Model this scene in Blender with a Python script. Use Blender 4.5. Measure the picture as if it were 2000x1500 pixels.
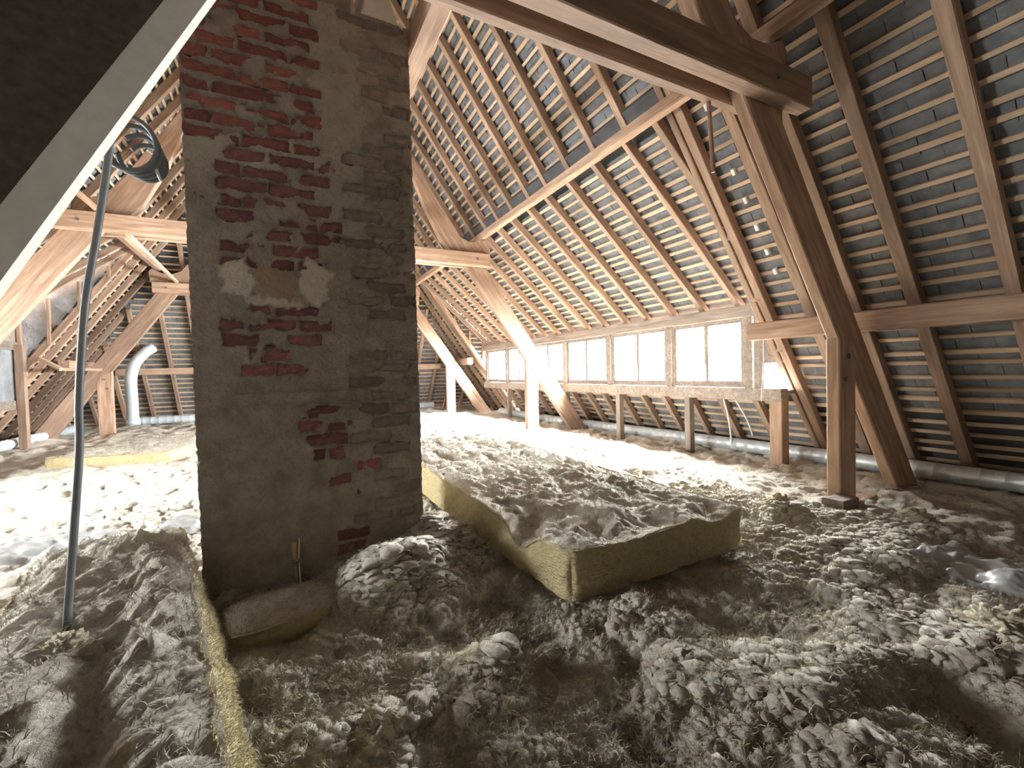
import bpy, bmesh, math, random
import numpy as np
from mathutils import Vector, Matrix

for o in list(bpy.data.objects): bpy.data.objects.remove(o, do_unlink=True)
S = bpy.context.scene
COL = S.collection
rnd = random.Random(7)

# ------------------------------------------------------------------ camera, world, exposure
CAM_H = 1.0
yaw, pit, rol = math.radians(27.2), math.radians(1.6), math.radians(-1.5)
fw = Vector((math.sin(yaw)*math.cos(pit), math.cos(yaw)*math.cos(pit), -math.sin(pit)))
rt = Vector((math.cos(yaw), -math.sin(yaw), 0)); up = rt.cross(fw)
r2 = rt*math.cos(rol)+up*math.sin(rol); u2 = -rt*math.sin(rol)+up*math.cos(rol)
cd = bpy.data.cameras.new('camera'); cam = bpy.data.objects.new('camera', cd); COL.objects.link(cam)
cd.sensor_width = 36.0; cd.lens = 36.0*870/2000; cd.clip_start = 0.02
cam.matrix_world = Matrix(((r2.x,u2.x,-fw.x,0),(r2.y,u2.y,-fw.y,0),(r2.z,u2.z,-fw.z,CAM_H),(0,0,0,1)))
S.camera = cam

W = bpy.data.worlds.new('overcast_sky'); S.world = W; W.use_nodes = True
bg = W.node_tree.nodes['Background']; bg.inputs[0].default_value = (.985,0.99,1.0,1); bg.inputs[1].default_value = 14.0
try:
    S.view_settings.view_transform = 'Standard'; S.view_settings.look = 'None'
except Exception: pass
S.view_settings.gamma = 1.0; S.view_settings.use_curve_mapping = False
S.view_settings.exposure = 3.9

def portal(name, loc, rot, sx, sy):
    l = bpy.data.lights.new(name, 'AREA'); l.shape = 'RECTANGLE'; l.size = sx; l.size_y = sy; l.energy = 1
    l.cycles.is_portal = True
    o = bpy.data.objects.new(name, l); COL.objects.link(o); o.location = loc; o.rotation_euler = rot

portal('window_right_portal', (4.66,6.5,1.2), (0,math.pi/2,0), 0.95, 7.4)
portal('window_left_offscreen', (-3.82,4.1,1.2), (0,-math.pi/2,0), 0.95, 2.2)


# ------------------------------------------------------------------ noise (numpy)
_rs = np.random.RandomState(11)
_perm = np.concatenate([_rs.permutation(512)]*3)
_g3 = _rs.normal(size=(512,3)); _g3 /= np.linalg.norm(_g3,axis=1)[:,None]
def pn(x, y, z=0.0):
    x = np.asarray(x,float); y = np.asarray(y,float); z = np.zeros_like(x)+z
    xi = np.floor(x).astype(int); yi = np.floor(y).astype(int); zi = np.floor(z).astype(int)
    fx, fy, fz = x-xi, y-yi, z-zi
    xi &= 511; yi &= 511; zi &= 511
    u = fx*fx*fx*(fx*(fx*6-15)+10); v = fy*fy*fy*(fy*(fy*6-15)+10); w = fz*fz*fz*(fz*(fz*6-15)+10)
    def g(i,j,k):
        h = _perm[_perm[_perm[(xi+i)&511]+((yi+j)&511)]+((zi+k)&511)]
        gg = _g3[h]
        return gg[...,0]*(fx-i)+gg[...,1]*(fy-j)+gg[...,2]*(fz-k)
    def lp(a,b,t): return a+(b-a)*t
    return lp(lp(lp(g(0,0,0),g(1,0,0),u),lp(g(0,1,0),g(1,1,0),u),v),
              lp(lp(g(0,0,1),g(1,0,1),u),lp(g(0,1,1),g(1,1,1),u),v),w)
def fbm(x,y,z=0.0,o=4):
    a=1.0; s=0
    for i in range(o): s = s+a*pn(x*2**i,y*2**i,z*2**i+i*7.3); a*=.5
    return s

# ------------------------------------------------------------------ materials
def nm(name):
    m = bpy.data.materials.new(name); m.use_nodes = True
    nt = m.node_tree; b = nt.nodes['Principled BSDF']; return m, nt, b
def N(nt, t, **k):
    n = nt.nodes.new(t)
    for a, v in k.items(): setattr(n, a, v)
    return n
def ramp(nt, fac, stops):
    r = N(nt,'ShaderNodeValToRGB'); e = r.color_ramp.elements
    while len(e) < len(stops): e.new(0.5)
    for i,(p,c) in enumerate(stops): e[i].position = p; e[i].color = (*c,1)
    nt.links.new(fac, r.inputs[0]); return r.outputs[0]
def noise(nt, vec, scale, detail=4, rough=.55, dist=0.0):
    n = N(nt,'ShaderNodeTexNoise'); n.inputs['Scale'].default_value = scale; n.inputs['Detail'].default_value = detail
    n.inputs['Roughness'].default_value = rough; n.inputs['Distortion'].default_value = dist
    nt.links.new(vec, n.inputs['Vector']); return n.outputs['Fac']
def coords(nt, scale=(1,1,1), kind='Object', rnd_off=True):
    t = N(nt,'ShaderNodeTexCoord'); m = N(nt,'ShaderNodeMapping'); m.inputs['Scale'].default_value = scale
    nt.links.new(t.outputs[kind], m.inputs['Vector'])
    if rnd_off:
        oi = N(nt,'ShaderNodeObjectInfo'); mul = N(nt,'ShaderNodeMath',operation='MULTIPLY'); mul.inputs[1].default_value = 37.0
        nt.links.new(oi.outputs['Random'], mul.inputs[0]); nt.links.new(mul.outputs[0], m.inputs['Location'])
    return m.outputs[0]
def bump(nt, b, h, strength, dist):
    n = N(nt,'ShaderNodeBump'); n.inputs['Strength'].default_value = strength; n.inputs['Distance'].default_value = dist
    nt.links.new(h, n.inputs['Height']); nt.links.new(n.outputs[0], b.inputs['Normal'])
def mix(nt, fac, a, c, mode='MIX'):
    m = N(nt,'ShaderNodeMix', data_type='RGBA', blend_type=mode)
    for sock, v in ((m.inputs[0],fac),(m.inputs[6],a),(m.inputs[7],c)):
        if hasattr(v,'is_linked') or hasattr(v,'links'): nt.links.new(v, sock)
        elif isinstance(v,(int,float)): sock.default_value = v
        else: sock.default_value = (*v,1)
    return m.outputs[2]

def wood(name, dark, mid, light, rough=.8):
    m, nt, b = nm(name)
    v = coords(nt, (1.3,16,16))
    g = noise(nt, v, 1.6, 6, .6, .6)
    c = ramp(nt, g, [(.28,dark),(.5,mid),(.72,light)])
    v2 = coords(nt, (1.0,2.0,2.0))
    k = noise(nt, v2, 2.2, 3, .6)
    c = mix(nt, ramp(nt,k,[(.35,(0,0,0)),(.75,(.6,.6,.6))]), c, tuple(x*.62 for x in mid))
    oi = N(nt,'ShaderNodeObjectInfo')
    hs = N(nt,'ShaderNodeHueSaturation')
    mr = N(nt,'ShaderNodeMapRange'); mr.inputs[3].default_value=.78; mr.inputs[4].default_value=1.18
    nt.links.new(oi.outputs['Random'], mr.inputs[0]); nt.links.new(mr.outputs[0], hs.inputs['Value'])
    nt.links.new(c, hs.inputs['Color']); nt.links.new(hs.outputs[0], b.inputs['Base Color'])
    b.inputs['Roughness'].default_value = rough
    bump(nt, b, g, .35, .006)
    return m
M_TIMBER = wood('old_oak', (.25,.155,.10), (.43,.285,.20), (.59,.425,.31))
M_RAFTER = wood('rafter_pine', (.24,.155,.105), (.40,.27,.19), (.55,.395,.29))
M_LATH = wood('lath_pine', (.42,.29,.19), (.60,.435,.295), (.73,.56,.40))
M_FRAME = wood('weathered_frame', (.17,.13,.105), (.30,.24,.20), (.44,.37,.31))

def simple(name, col, rough=.7, metal=0.0, nscale=8, var=.25, bmp=.2, bd=.004):
    m, nt, b = nm(name)
    v = coords(nt); g = noise(nt, v, nscale, 5, .6)
    c = ramp(nt, g, [(.3,tuple(x*(1-var) for x in col)),(.7,tuple(min(1,x*(1+var)) for x in col))])
    nt.links.new(c, b.inputs['Base Color']); b.inputs['Roughness'].default_value = rough; b.inputs['Metallic'].default_value = metal
    if bmp: bump(nt, b, g, bmp, bd)
    return m
M_SLATE = simple('slate', (.175,.18,.19), .75, 0, 9, .35, .4, .003)
M_BACK = simple('roof_underlay', (.09,.09,.095), .9)
M_ZINC = simple('galvanised_duct', (.60,.65,.69), .42, .5, 14, .2, .1, .002)
M_ZINC_D = simple('painted_duct', (.62,.68,.72), .5, .1, 10, .12, .1, .002)
M_FOIL = simple('grey_foil_membrane', (.36,.38,.40), .42, .35, 5, .35, .9, .03)
M_CABLE = simple('grey_conduit', (.15,.16,.165), .5, 0, 20, .15, .05)
M_WHITECABLE = simple('white_strap', (.72,.72,.70), .6, 0, 20, .1, .05)
M_PANEL = simple('dark_lining_board', (.17,.145,.135), .9, 0, 30, .25, .3, .002)
M_EDGE = simple('pale_plaster_edge', (.66,.63,.56), .85, 0, 16, .08, .2, .002)
M_PLASTER = simple('white_plaster', (.66,.60,.50), .9, 0, 14, .18, .5, .006)
M_TAN = simple('tan_plaster', (.40,.28,.17), .9, 0, 18, .3, .5, .005)
M_STEEL = simple('old_steel', (.22,.22,.22), .5, .6, 20, .3, .2, .002)
M_PAPER = simple('white_paper', (.88,.87,.83), .8, 0, 10, .06, .3, .003)
M_STONE = simple('grey_block', (.34,.35,.31), .95, 0, 14, .3, .6, .01)
M_BOARD = simple('ceiling_board', (.30,.25,.2), .9)
M_WALL = simple('gable_render', (.34,.31,.28), .95, 0, 5, .2, .3, .01)
M_WHITEPLASTIC = simple('white_plastic', (.75,.77,.74), .5, 0, 12, .05, .05)

def glass():
    m, nt, b = nm('dusty_glass')
    tr = N(nt,'ShaderNodeBsdfTransparent'); tr.inputs[0].default_value=(.93,.95,.95,1)
    gl = N(nt,'ShaderNodeBsdfGlossy'); gl.inputs['Roughness'].default_value=.08
    mx = N(nt,'ShaderNodeMixShader'); mx.inputs[0].default_value=.05
    nt.links.new(tr.outputs[0],mx.inputs[1]); nt.links.new(gl.outputs[0],mx.inputs[2])
    nt.links.new(mx.outputs[0], nt.nodes['Material Output'].inputs[0]); return m
M_GLASS = glass()

def plastic_sheet():
    m, nt, b = nm('dusty_plastic_sheet')
    v = coords(nt); g = noise(nt, v, 6, 5, .6)
    c = ramp(nt, g, [(.3,(.30,.30,.29)),(.7,(.52,.53,.53))])
    nt.links.new(c, b.inputs['Base Color']); b.inputs['Roughness'].default_value=.32
    b.inputs['Alpha'].default_value=.86
    return m
M_SHEET = plastic_sheet()

def brickmat(name, a, c2):
    m, nt, b = nm(name)
    v = coords(nt); g = noise(nt, v, 22, 6, .65)
    c = ramp(nt, g, [(.3,a),(.68,c2)])
    d = noise(nt, coords(nt), 55, 4, .7)
    c = mix(nt, ramp(nt,d,[(.58,(0,0,0)),(.72,(.7,.7,.7))]), c, (.36,.30,.24))
    oi = N(nt,'ShaderNodeObjectInfo'); hs = N(nt,'ShaderNodeHueSaturation')
    mr = N(nt,'ShaderNodeMapRange'); mr.inputs[3].default_value=.7; mr.inputs[4].default_value=1.25
    nt.links.new(oi.outputs['Random'], mr.inputs[0]); nt.links.new(mr.outputs[0], hs.inputs['Value'])
    nt.links.new(c, hs.inputs['Color']); nt.links.new(hs.outputs[0], b.inputs['Base Color'])
    b.inputs['Roughness'].default_value=.92; bump(nt,b,g,.6,.006); return m
M_BRICK = [brickmat('red_brick',(.19,.065,.052),(.30,.115,.092)), brickmat('maroon_brick',(.165,.065,.062),(.27,.12,.108)), brickmat('sooty_brick',(.19,.15,.125),(.31,.255,.21))]

def mortar():
    m, nt, b = nm('lime_mortar')
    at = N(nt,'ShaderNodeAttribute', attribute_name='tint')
    v = coords(nt, rnd_off=False); g = noise(nt, v, 9, 8, .65)
    f = noise(nt, v, 60, 4, .7)
    base = ramp(nt, g, [(.3,(.29,.25,.205)),(.55,(.43,.375,.305)),(.75,(.54,.48,.39))])
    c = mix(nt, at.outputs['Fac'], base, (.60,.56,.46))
    c = mix(nt, ramp(nt,f,[(.3,(.35,.35,.35)),(.48,(0,0,0))]), c, (.21,.175,.14))
    for an,cc in (('plaster',(.72,.66,.56)),('tan',(.44,.32,.21))):
        aa = N(nt,'ShaderNodeAttribute', attribute_name=an); c = mix(nt, aa.outputs['Fac'], c, cc)
    nt.links.new(c, b.inputs['Base Color']); b.inputs['Roughness'].default_value=.95
    g2 = noise(nt, v, 24, 6, .7)
    sm = N(nt,'ShaderNodeMath',operation='ADD'); nt.links.new(f,sm.inputs[0]); nt.links.new(g2,sm.inputs[1])
    bump(nt,b,sm.outputs[0],1.0,.022); return m
M_MORTAR = mortar()

def wool(name, dust, cream, yellow, p_dust=.45, p_yel=.62, fine=1.0):
    m, nt, b = nm(name)
    v = coords(nt, kind='Object', rnd_off=False)
    n1 = noise(nt, v, 2.3, 6, .62, .4); n2 = noise(nt, v, 11, 6, .65, .8); n3 = noise(nt, v, 42, 5, .7, 1.0)
    add = N(nt,'ShaderNodeMath',operation='ADD'); nt.links.new(n1,add.inputs[0]); nt.links.new(n2,add.inputs[1])
    hf = N(nt,'ShaderNodeMath',operation='MULTIPLY'); hf.inputs[1].default_value=.5; nt.links.new(add.outputs[0],hf.inputs[0])
    c = ramp(nt, hf.outputs[0], [(p_dust-.1,dust),(p_dust+.06,cream),(p_yel,cream),(p_yel+.09,yellow)])
    c = mix(nt, ramp(nt,n3,[(.36,(.55,.55,.55)),(.55,(0,0,0))]), c, tuple(x*.8 for x in dust))
    nt.links.new(c, b.inputs['Base Color']); b.inputs['Roughness'].default_value=1.0
    b.inputs['Specular IOR Level'].default_value=.05
    n4 = noise(nt, v, 130*fine, 5, .75, 2.0)
    ad2 = N(nt,'ShaderNodeMath',operation='ADD'); nt.links.new(n3,ad2.inputs[0]); nt.links.new(n4,ad2.inputs[1])
    bump(nt,b,ad2.outputs[0],.9,.012)
    return m
M_WOOL = wool('loose_glass_wool',(.47,.39,.31),(.80,.745,.645),(.82,.72,.48),.42,.58)
M_WOOLTOP = wool('dusty_wool_top',(.47,.385,.305),(.79,.73,.625),(.82,.70,.44),.43,.60)
M_CORE = wool('yellow_wool_core',(.60,.48,.26),(.76,.64,.38),(.82,.73,.52),.39,.58)
M_TUFT = wool('torn_wool_tuft',(.56,.46,.31),(.80,.72,.54),(.82,.70,.40),.40,.54)

# ------------------------------------------------------------------ object helpers
def put(name, me, mats, parent=None, mw=None, smooth=False):
    if not isinstance(mats,(list,tuple)): mats=[mats]
    if not me.materials:
        for m in mats: me.materials.append(m)
    o = bpy.data.objects.new(name, me); COL.objects.link(o)
    mw = mw or Matrix.Identity(4)
    if parent is not None:
        o.parent = parent; o.matrix_basis = parent_world(parent).inverted() @ mw
    else: o.matrix_basis = mw
    if smooth: me.shade_smooth()
    return o
def parent_world(p):
    m = p.matrix_basis.copy(); q = p.parent
    while q is not None: m = q.matrix_basis @ m; q = q.parent
    return m
def thing(name, loc, label, cat, group=None, kind=None):
    o = bpy.data.objects.new(name, None); COL.objects.link(o); o.location = loc; o.empty_display_size=.1
    o.matrix_basis = Matrix.Translation(loc)
    return tag(o, label, cat, group, kind)
def tag(o, label=None, cat=None, group=None, kind=None):
    if label: o['label']=label
    if cat: o['category']=cat
    if group: o['group']=group
    if kind: o['kind']=kind
    return o
def from_vf(name, v, f):
    me = bpy.data.meshes.new(name); me.from_pydata([tuple(p) for p in v], [], f); me.update(); return me
def box_me(x0,x1,y0,y1,z0,z1,name='box'):
    v=[(x,y,z) for x in(x0,x1) for y in(y0,y1) for z in(z0,z1)]
    f=[(0,1,3,2),(4,6,7,5),(0,4,5,1),(2,3,7,6),(0,2,6,4),(1,5,7,3)]
    return from_vf(name,v,f)
def boxes_me(bs,name='boxes'):
    V=[];F=[]
    for b in bs:
        k=len(V); x0,x1,y0,y1,z0,z1=b
        V+=[(x,y,z) for x in(x0,x1) for y in(y0,y1) for z in(z0,z1)]
        F+=[tuple(i+k for i in q) for q in [(0,1,3,2),(4,6,7,5),(0,4,5,1),(2,3,7,6),(0,2,6,4),(1,5,7,3)]]
    return from_vf(name,V,F)
def beam_me(L, w, d, ch=.006, seg=1, jit=0.0, seed=0):
    """timber along local +X from 0..L, width w in Y, depth d in Z, centred; chamfered arrises"""
    r = random.Random(seed); V=[];F=[]
    a,b=w/2,d/2; c=min(ch,a*.6,b*.6)
    sec=[(a,b-c),(a-c,b),(-a+c,b),(-a,b-c),(-a,-b+c),(-a+c,-b),(a-c,-b),(a,-b+c)]
    oy=oz=0
    for i in range(seg+1):
        if jit and 0<i<seg: oy+=r.gauss(0,jit*.5); oz+=r.gauss(0,jit*.5)
        for (y,z) in sec:
            V.append((L*i/seg, y+oy*.5+r.gauss(0,jit*.4), z+oz*.5+r.gauss(0,jit*.4)))
    for i in range(seg):
        for k in range(8):
            F.append((i*8+k,(i)*8+(k+1)%8,(i+1)*8+(k+1)%8,(i+1)*8+k))
    F.append(tuple(range(7,-1,-1))); F.append(tuple(seg*8+k for k in range(8)))
    return from_vf('timber',V,F)
def frame_mat(p0,p1,nrm):
    p0=Vector(p0);p1=Vector(p1);x=(p1-p0).normalized();n=Vector(nrm);z=(n-x*n.dot(x)).normalized();y=z.cross(x)
    return Matrix(((x.x,y.x,z.x,p0.x),(x.y,y.y,z.y,p0.y),(x.z,y.z,z.z,p0.z),(0,0,0,1)))
def beam(name,p0,p1,w,d,mat,parent=None,nrm=(0,0,1),jit=.002,seg=None,ch=.006):
    L=(Vector(p1)-Vector(p0)).length
    seg=seg or max(1,int(L/.5))
    return put(name, beam_me(L,w,d,ch,seg,jit,rnd.randint(0,9999)), mat, parent, frame_mat(p0,p1,nrm))
def prism(name,pts,y0,y1,mat,parent=None,bev=.008,ax=None):
    """outline in XZ extruded along Y; ax = grain direction in XZ"""
    a_=math.atan2(ax[1],ax[0]) if ax else 0.0
    c,s_=math.cos(a_),math.sin(a_); o=pts[0]
    L=[((x-o[0])*c+(z-o[1])*s_, -(x-o[0])*s_+(z-o[1])*c) for x,z in pts]
    bm=bmesh.new(); a=[bm.verts.new((x,0,z)) for x,z in L]; b=[bm.verts.new((x,y1-y0,z)) for x,z in L]
    n=len(pts); bm.faces.new(a); bm.faces.new(b[::-1])
    for i in range(n): bm.faces.new((a[i],b[i],b[(i+1)%n],a[(i+1)%n]))
    bmesh.ops.recalc_face_normals(bm,faces=bm.faces)
    if bev: bmesh.ops.bevel(bm,geom=list(bm.edges),offset=bev,segments=1,affect='EDGES')
    me=bpy.data.meshes.new(name); bm.to_mesh(me); bm.free()
    mw=Matrix(((c,0,-s_,o[0]),(0,1,0,y0),(s_,0,c,o[1]),(0,0,0,1)))
    return put(name,me,mat,parent,mw)
def smooth_pts(P,n):
    P=[np.array(p,float) for p in P]; out=[]
    Q=[2*P[0]-P[1]]+P+[2*P[-1]-P[-2]]
    for i in range(1,len(Q)-2):
        for t in np.linspace(0,1,n,endpoint=False):
            a,b,c,d=Q[i-1],Q[i],Q[i+1],Q[i+2]
            out.append(.5*((2*b)+(c-a)*t+(2*a-5*b+4*c-d)*t*t+(3*b-3*c+d-a)*t**3))
    out.append(P[-1]); return out
def tube_me(P,r,k=8,radii=None,closed=False):
    V=[];F=[];P=[Vector(p) for p in P];n=len(P)
    prev=None
    for i,p in enumerate(P):
        t=(P[min(i+1,n-1)]-P[max(i-1,0)]).normalized()
        if prev is None: prev=t.orthogonal().normalized()
        prev=(prev-t*prev.dot(t)).normalized(); q=t.cross(prev)
        rr=radii[i] if radii else r
        for j in range(k):
            a=2*math.pi*j/k; V.append(p+prev*math.cos(a)*rr+q*math.sin(a)*rr)
    for i in range(n-1):
        for j in range(k): F.append((i*k+j,i*k+(j+1)%k,(i+1)*k+(j+1)%k,(i+1)*k+j))
    F.append(tuple(range(k-1,-1,-1))); F.append(tuple((n-1)*k+j for j in range(k)))
    return from_vf('tube',V,F)
def tube(name,P,r,mat,parent=None,k=8,radii=None,n=6):
    return put(name,tube_me(smooth_pts(P,n) if n>1 else P,r,k,radii),mat,parent,smooth=True)
def grid_me(V,nx,ny,name='grid',flip=False):
    """V: (nx*ny,3) array, index i*ny+j"""
    i,j=np.meshgrid(np.arange(nx-1),np.arange(ny-1),indexing='ij'); a=(i*ny+j).ravel()
    q=np.stack([a,a+ny,a+ny+1,a+1],1)
    if flip: q=q[:,::-1]
    me=bpy.data.meshes.new(name); me.vertices.add(len(V)); me.vertices.foreach_set('co',np.asarray(V,np.float32).ravel())
    nf=len(q); me.loops.add(nf*4); me.loops.foreach_set('vertex_index',q.ravel().astype(np.int32))
    me.polygons.add(nf); me.polygons.foreach_set('loop_start',np.arange(0,nf*4,4,dtype=np.int32))
    me.update(calc_edges=True); me.validate(); return me

XA=.42
def mx(x): return 2*XA-x
TAN=1.42; LN=math.sqrt(1+TAN*TAN)

# ------------------------------------------------------------------ roof planes
def roof(name, O, along, upv, nrm, rafters, laths, backs, label, raf_w=.07, raf_d=.09, slate_parts=None, slate_stuff=(), raf_mat=None):
    """O origin on the inner rafter plane; rafters (a,s0,s1,w); laths (s,a0,a1); backs (a0,a1,s0,s1)"""
    O=Vector(O);A=Vector(along);U=Vector(upv);Nn=Vector(nrm)
    P=lambda a,s,h: O+A*a+U*s+Nn*h
    V=[];F=[]
    for a0,a1,s0,s1 in backs:
        k=len(V)
        V+=[P(a,s,h) for a in(a0,a1) for s in(s0,s1) for h in(.16,.21)]
        F+=[tuple(i+k for i in q) for q in [(0,1,3,2),(4,6,7,5),(0,4,5,1),(2,3,7,6),(0,2,6,4),(1,5,7,3)]]
    root=tag(put(name,from_vf(name,V,F),M_BACK),label,None,None,'structure')
    for r in rafters:
        a,s0,s1=r[:3]; w=r[3] if len(r)>3 else raf_w
        beam('rafter',P(a,s0,raf_d/2),P(a,s1,raf_d/2),w*rnd.uniform(.92,1.08),raf_d,raf_mat or M_RAFTER,root,Nn,jit=.0035,ch=.005)
    for s,a0,a1 in laths:
        j=rnd.uniform(-.012,.012)
        beam('lath',P(a0,s+j,.101),P(a1,s+j+rnd.uniform(-.008,.008),.101),.034*rnd.uniform(.8,1.15),.022,M_LATH,root,Nn,jit=.0018,seg=max(2,int((a1-a0)/.45)),ch=.002)
    pit=.12; wd=.215
    def slates(reg):
        a0,a1,s0,s1=reg; out=[]
        nr=int((s1-s0)/pit)
        for k in range(nr):
            a=a0-(wd/2 if k%2 else 0)
            while a<a1-.02:
                w=min(wd,a1-a); 
                if a>=a0-.11 and w>.03: out.append((a+w/2,s0+(k+.5)*pit,w))
                a+=wd
        return out
    if slate_parts:
        me=None
        for (a,s,w) in slates(slate_parts):
            if me is None: me=box_me(-wd/2+.002,wd/2-.002,-.068,.068,-.004,.004,'slate')
            m=frame_mat(P(a,s,.128+rnd.uniform(-.004,.004)),P(a+1,s+rnd.uniform(-.02,.02),.128),Nn+U*rnd.uniform(-.06,.02)+A*rnd.uniform(-.03,.03))
            put('slate',me,M_SLATE,root,m)
    V=[];F=[]
    for reg in slate_stuff:
        for (a,s,w) in slates(reg):
            k=len(V);h=.128+rnd.uniform(-.004,.004);t=rnd.uniform(-.006,.003);t2=rnd.uniform(-.003,.003)
            for aa in(-w/2+.002,w/2-.002):
                for ss in(-.068,.068):
                    for hh in(-.004,.004): V.append(P(a+aa,s+ss,h+hh+(t if ss<0 else -t)+(t2 if aa<0 else -t2)))
            F+=[tuple(i+k for i in q) for q in [(0,1,3,2),(4,6,7,5),(0,4,5,1),(2,3,7,6),(0,2,6,4),(1,5,7,3)]]
    if V: tag(put('slates',from_vf('slates',V,F),M_SLATE,root),None,None,None,'stuff')
    return root

YD0,YD1=2.80,10.10      # dormer extent
YDL=9.55                # far end of the opposite dormer
Y0,Y1=-2.5,13.6
s_of=lambda x:(5.2-x)*LN
S_RIDGE=s_of(XA); S_TOP=s_of(2.93); S_SILL=s_of(4.80)
RY=[-2.2,-1.75,-1.3,-.85,-.4,.08,.58,1.08,1.58,1.97,2.32]
RD=[3.25,3.72,4.18,4.65,5.08,5.55,6.0,6.45,6.92,7.36,7.82,8.27,8.72,9.17,9.62]
RE=[10.5,10.95,11.4,11.85,12.3,12.75]
rafs=[(y,-.25,S_RIDGE,.085) for y in RY]+[(YD0-.10,-.25,S_RIDGE,.07),(YD0-.02,-.25,S_RIDGE,.06),(YD1+.05,-.25,S_RIDGE,.09)]
rafs+=[(y,S_TOP-.1,S_RIDGE) for y in RD]+[(y,-.25,S_SILL+.12) for y in RD]+[(y,-.25,S_RIDGE) for y in RE]
laths=[]
k=-.2
while k<S_RIDGE:
    if S_SILL+.03<k<S_TOP: laths+=[(k,Y0,YD0+.02),(k,YD1+.1,Y1)]
    else: laths.append((k,Y0,Y1))
    k+=.12
backs=[(Y0,Y1,S_TOP,S_RIDGE+.35),(Y0,YD0+.03,-.5,S_TOP),(YD1+.12,Y1,-.5,S_TOP),(YD0+.03,YD1,-.5,S_SILL)]
roof('ceiling_right',(5.2,0,0),(0,1,0),(-1/LN,0,TAN/LN),(TAN/LN,0,1/LN),rafs,laths,backs,'steep slated roof slope above the metal duct, laths nailed across dark rafters',
     slate_parts=(.72,2.74,s_of(4.85),s_of(2.78)),slate_stuff=[(2.74,Y1-.6,S_TOP,S_RIDGE),(.0,2.74,s_of(2.78),S_RIDGE),(-1.2,.72,.2,4.5),(YD0,YD1,.0,S_SILL),(YD1+.14,12.8,.1,S_TOP)])
RDL=[y for y in RD if y<YDL-.2]; REL=[10.0,10.45]+RE[1:]
rafsL=[(y,-.25,S_RIDGE,.075) for y in RY+[YD0,YDL+.05]+REL]+[(y,S_TOP-.1,S_RIDGE) for y in RDL]+[(y,-.25,S_SILL+.05) for y in RDL]
lathsL=[(a,(YDL+.1 if b==YD1+.1 else b),c) for a,b,c in laths]
backsL=[(Y0,Y1,S_TOP,S_RIDGE+.35),(Y0,YD0+.03,-.5,S_TOP),(YDL+.12,Y1,-.5,S_TOP),(YD0+.03,YDL,-.5,S_SILL)]
roof('ceiling_left',(mx(5.2),0,0),(0,1,0),(1/LN,0,TAN/LN),(-TAN/LN,0,1/LN),rafsL,lathsL,backsL,'steep slated roof slope behind the brick chimney, long laths on rafters',
     slate_stuff=[(2.8,Y1-.6,S_TOP,S_RIDGE),(YDL+.14,12.9,.1,S_TOP)])
# dormer roofs
LD=math.sqrt(1+.81); s_d=lambda x:(4.5-x)*LD
rd=[(y,-.08,s_d(2.9)) for y in RD]
ld=[(.06+.108*i,YD0-.02,YD1+.05) for i in range(int(s_d(2.9)/.108))]
DZ=(1.65,2.05); DS=(.9,.745)
for side in (0,1):
    sg=1 if side==0 else -1
    ye=(YD1,YDL)[side]; t=DS[side]; ln=math.sqrt(1+t*t); top=1.6*ln
    roof('ceiling_dormer_'+('right','left')[side],(4.5 if side==0 else mx(4.5),0,DZ[side]),(0,1,0),(-sg/ln,0,t/ln),(sg*t/ln,0,1/ln),
         [(y,-.08,top) for y in RD if y<ye-.2]+[(YD0+.06,-.08,top,.06),(ye-.06,-.08,top,.06)],[(.06+.108*i,YD0-.02,ye+.05) for i in range(int(top/.108))],[(YD0-.05,ye+.1,-.10,1.75*ln)],
         ('shallower slated slope over the ribbon of bright windows','shallower slated slope over the unseen dormer opposite the windows')[side],
         raf_w=.062,slate_stuff=[(YD0,YD1,.0,top)] if side==0 else ())
# hipped far end
hr=[];hl=[]
HX=[mx(5.0)+.5*i for i in range(20)]
for x in HX:
    zt=max(.3,1.35-TAN*(abs(x-XA)+XA-4.25)); hr.append((x,-.2,min(zt/TAN*LN,8.0)))
k=-.1
while k<7.6:
    half=max(.1,(4.78-k*TAN/LN/TAN)); hl.append((k,XA-half,XA+half)); k+=.13
roof('ceiling_hip',(0,12.95,0),(1,0,0),(0,-1/LN,TAN/LN),(0,TAN/LN,1/LN),hr,hl,[(-4.8,5.6,-.4,8.4)],'dark hipped roof end behind the last truss, laths across rafters',slate_stuff=[(-3.6,-.3,.1,3.2),(2.8,4.6,.1,3.2)])
# rear gable behind the camera
tag(put('wall_rear',box_me(-6,7,-2.6,-2.45,-.4,7.2),M_WALL),'rendered gable wall behind the camera',None,None,'structure')

# dormer cheeks
def cheek(name,side,y,foil,label):
    X=(lambda x:x) if side==0 else mx
    pts=[(2.93,3.26),(4.62,DZ[side]-.02),(4.62,.87),(4.5,1.04)]
    root=prism(name,[(X(a),b) for a,b in pts],y+.07,y+.11,M_FOIL if foil else M_BACK,None,0)
    tag(root,label,None,None,'structure')
    for x in (3.32,3.70,4.08,4.42):
        zt=DZ[side]+DS[side]*(4.5-x)-.02; zb=1.35-TAN*(x-4.25)+.02
        if zt-zb>.1: beam('stud',(X(x),y+.03,zb),(X(x),y+.03,zt),.05,.06,M_RAFTER,root,(0,1,0))
    if not foil:
        z=1.0
        while z<2.9:
            xa=4.25-(z-1.35)/TAN; xb=min(4.5,4.5-(z-DZ[side])/DS[side])
            if xb-xa>.1: beam('lath',(X(xa),y+.062,z),(X(xb),y+.062,z),.03,.018,M_LATH,root,(0,1,0),ch=.002)
            z+=.105
    return root
cheek('wall_cheek_far_right',0,YD1,False,'lathed triangular dormer cheek at the far end of the windows')
cheek('wall_cheek_far_left',1,YDL,True,'grey foil lined dormer cheek behind pale studs')
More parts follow.
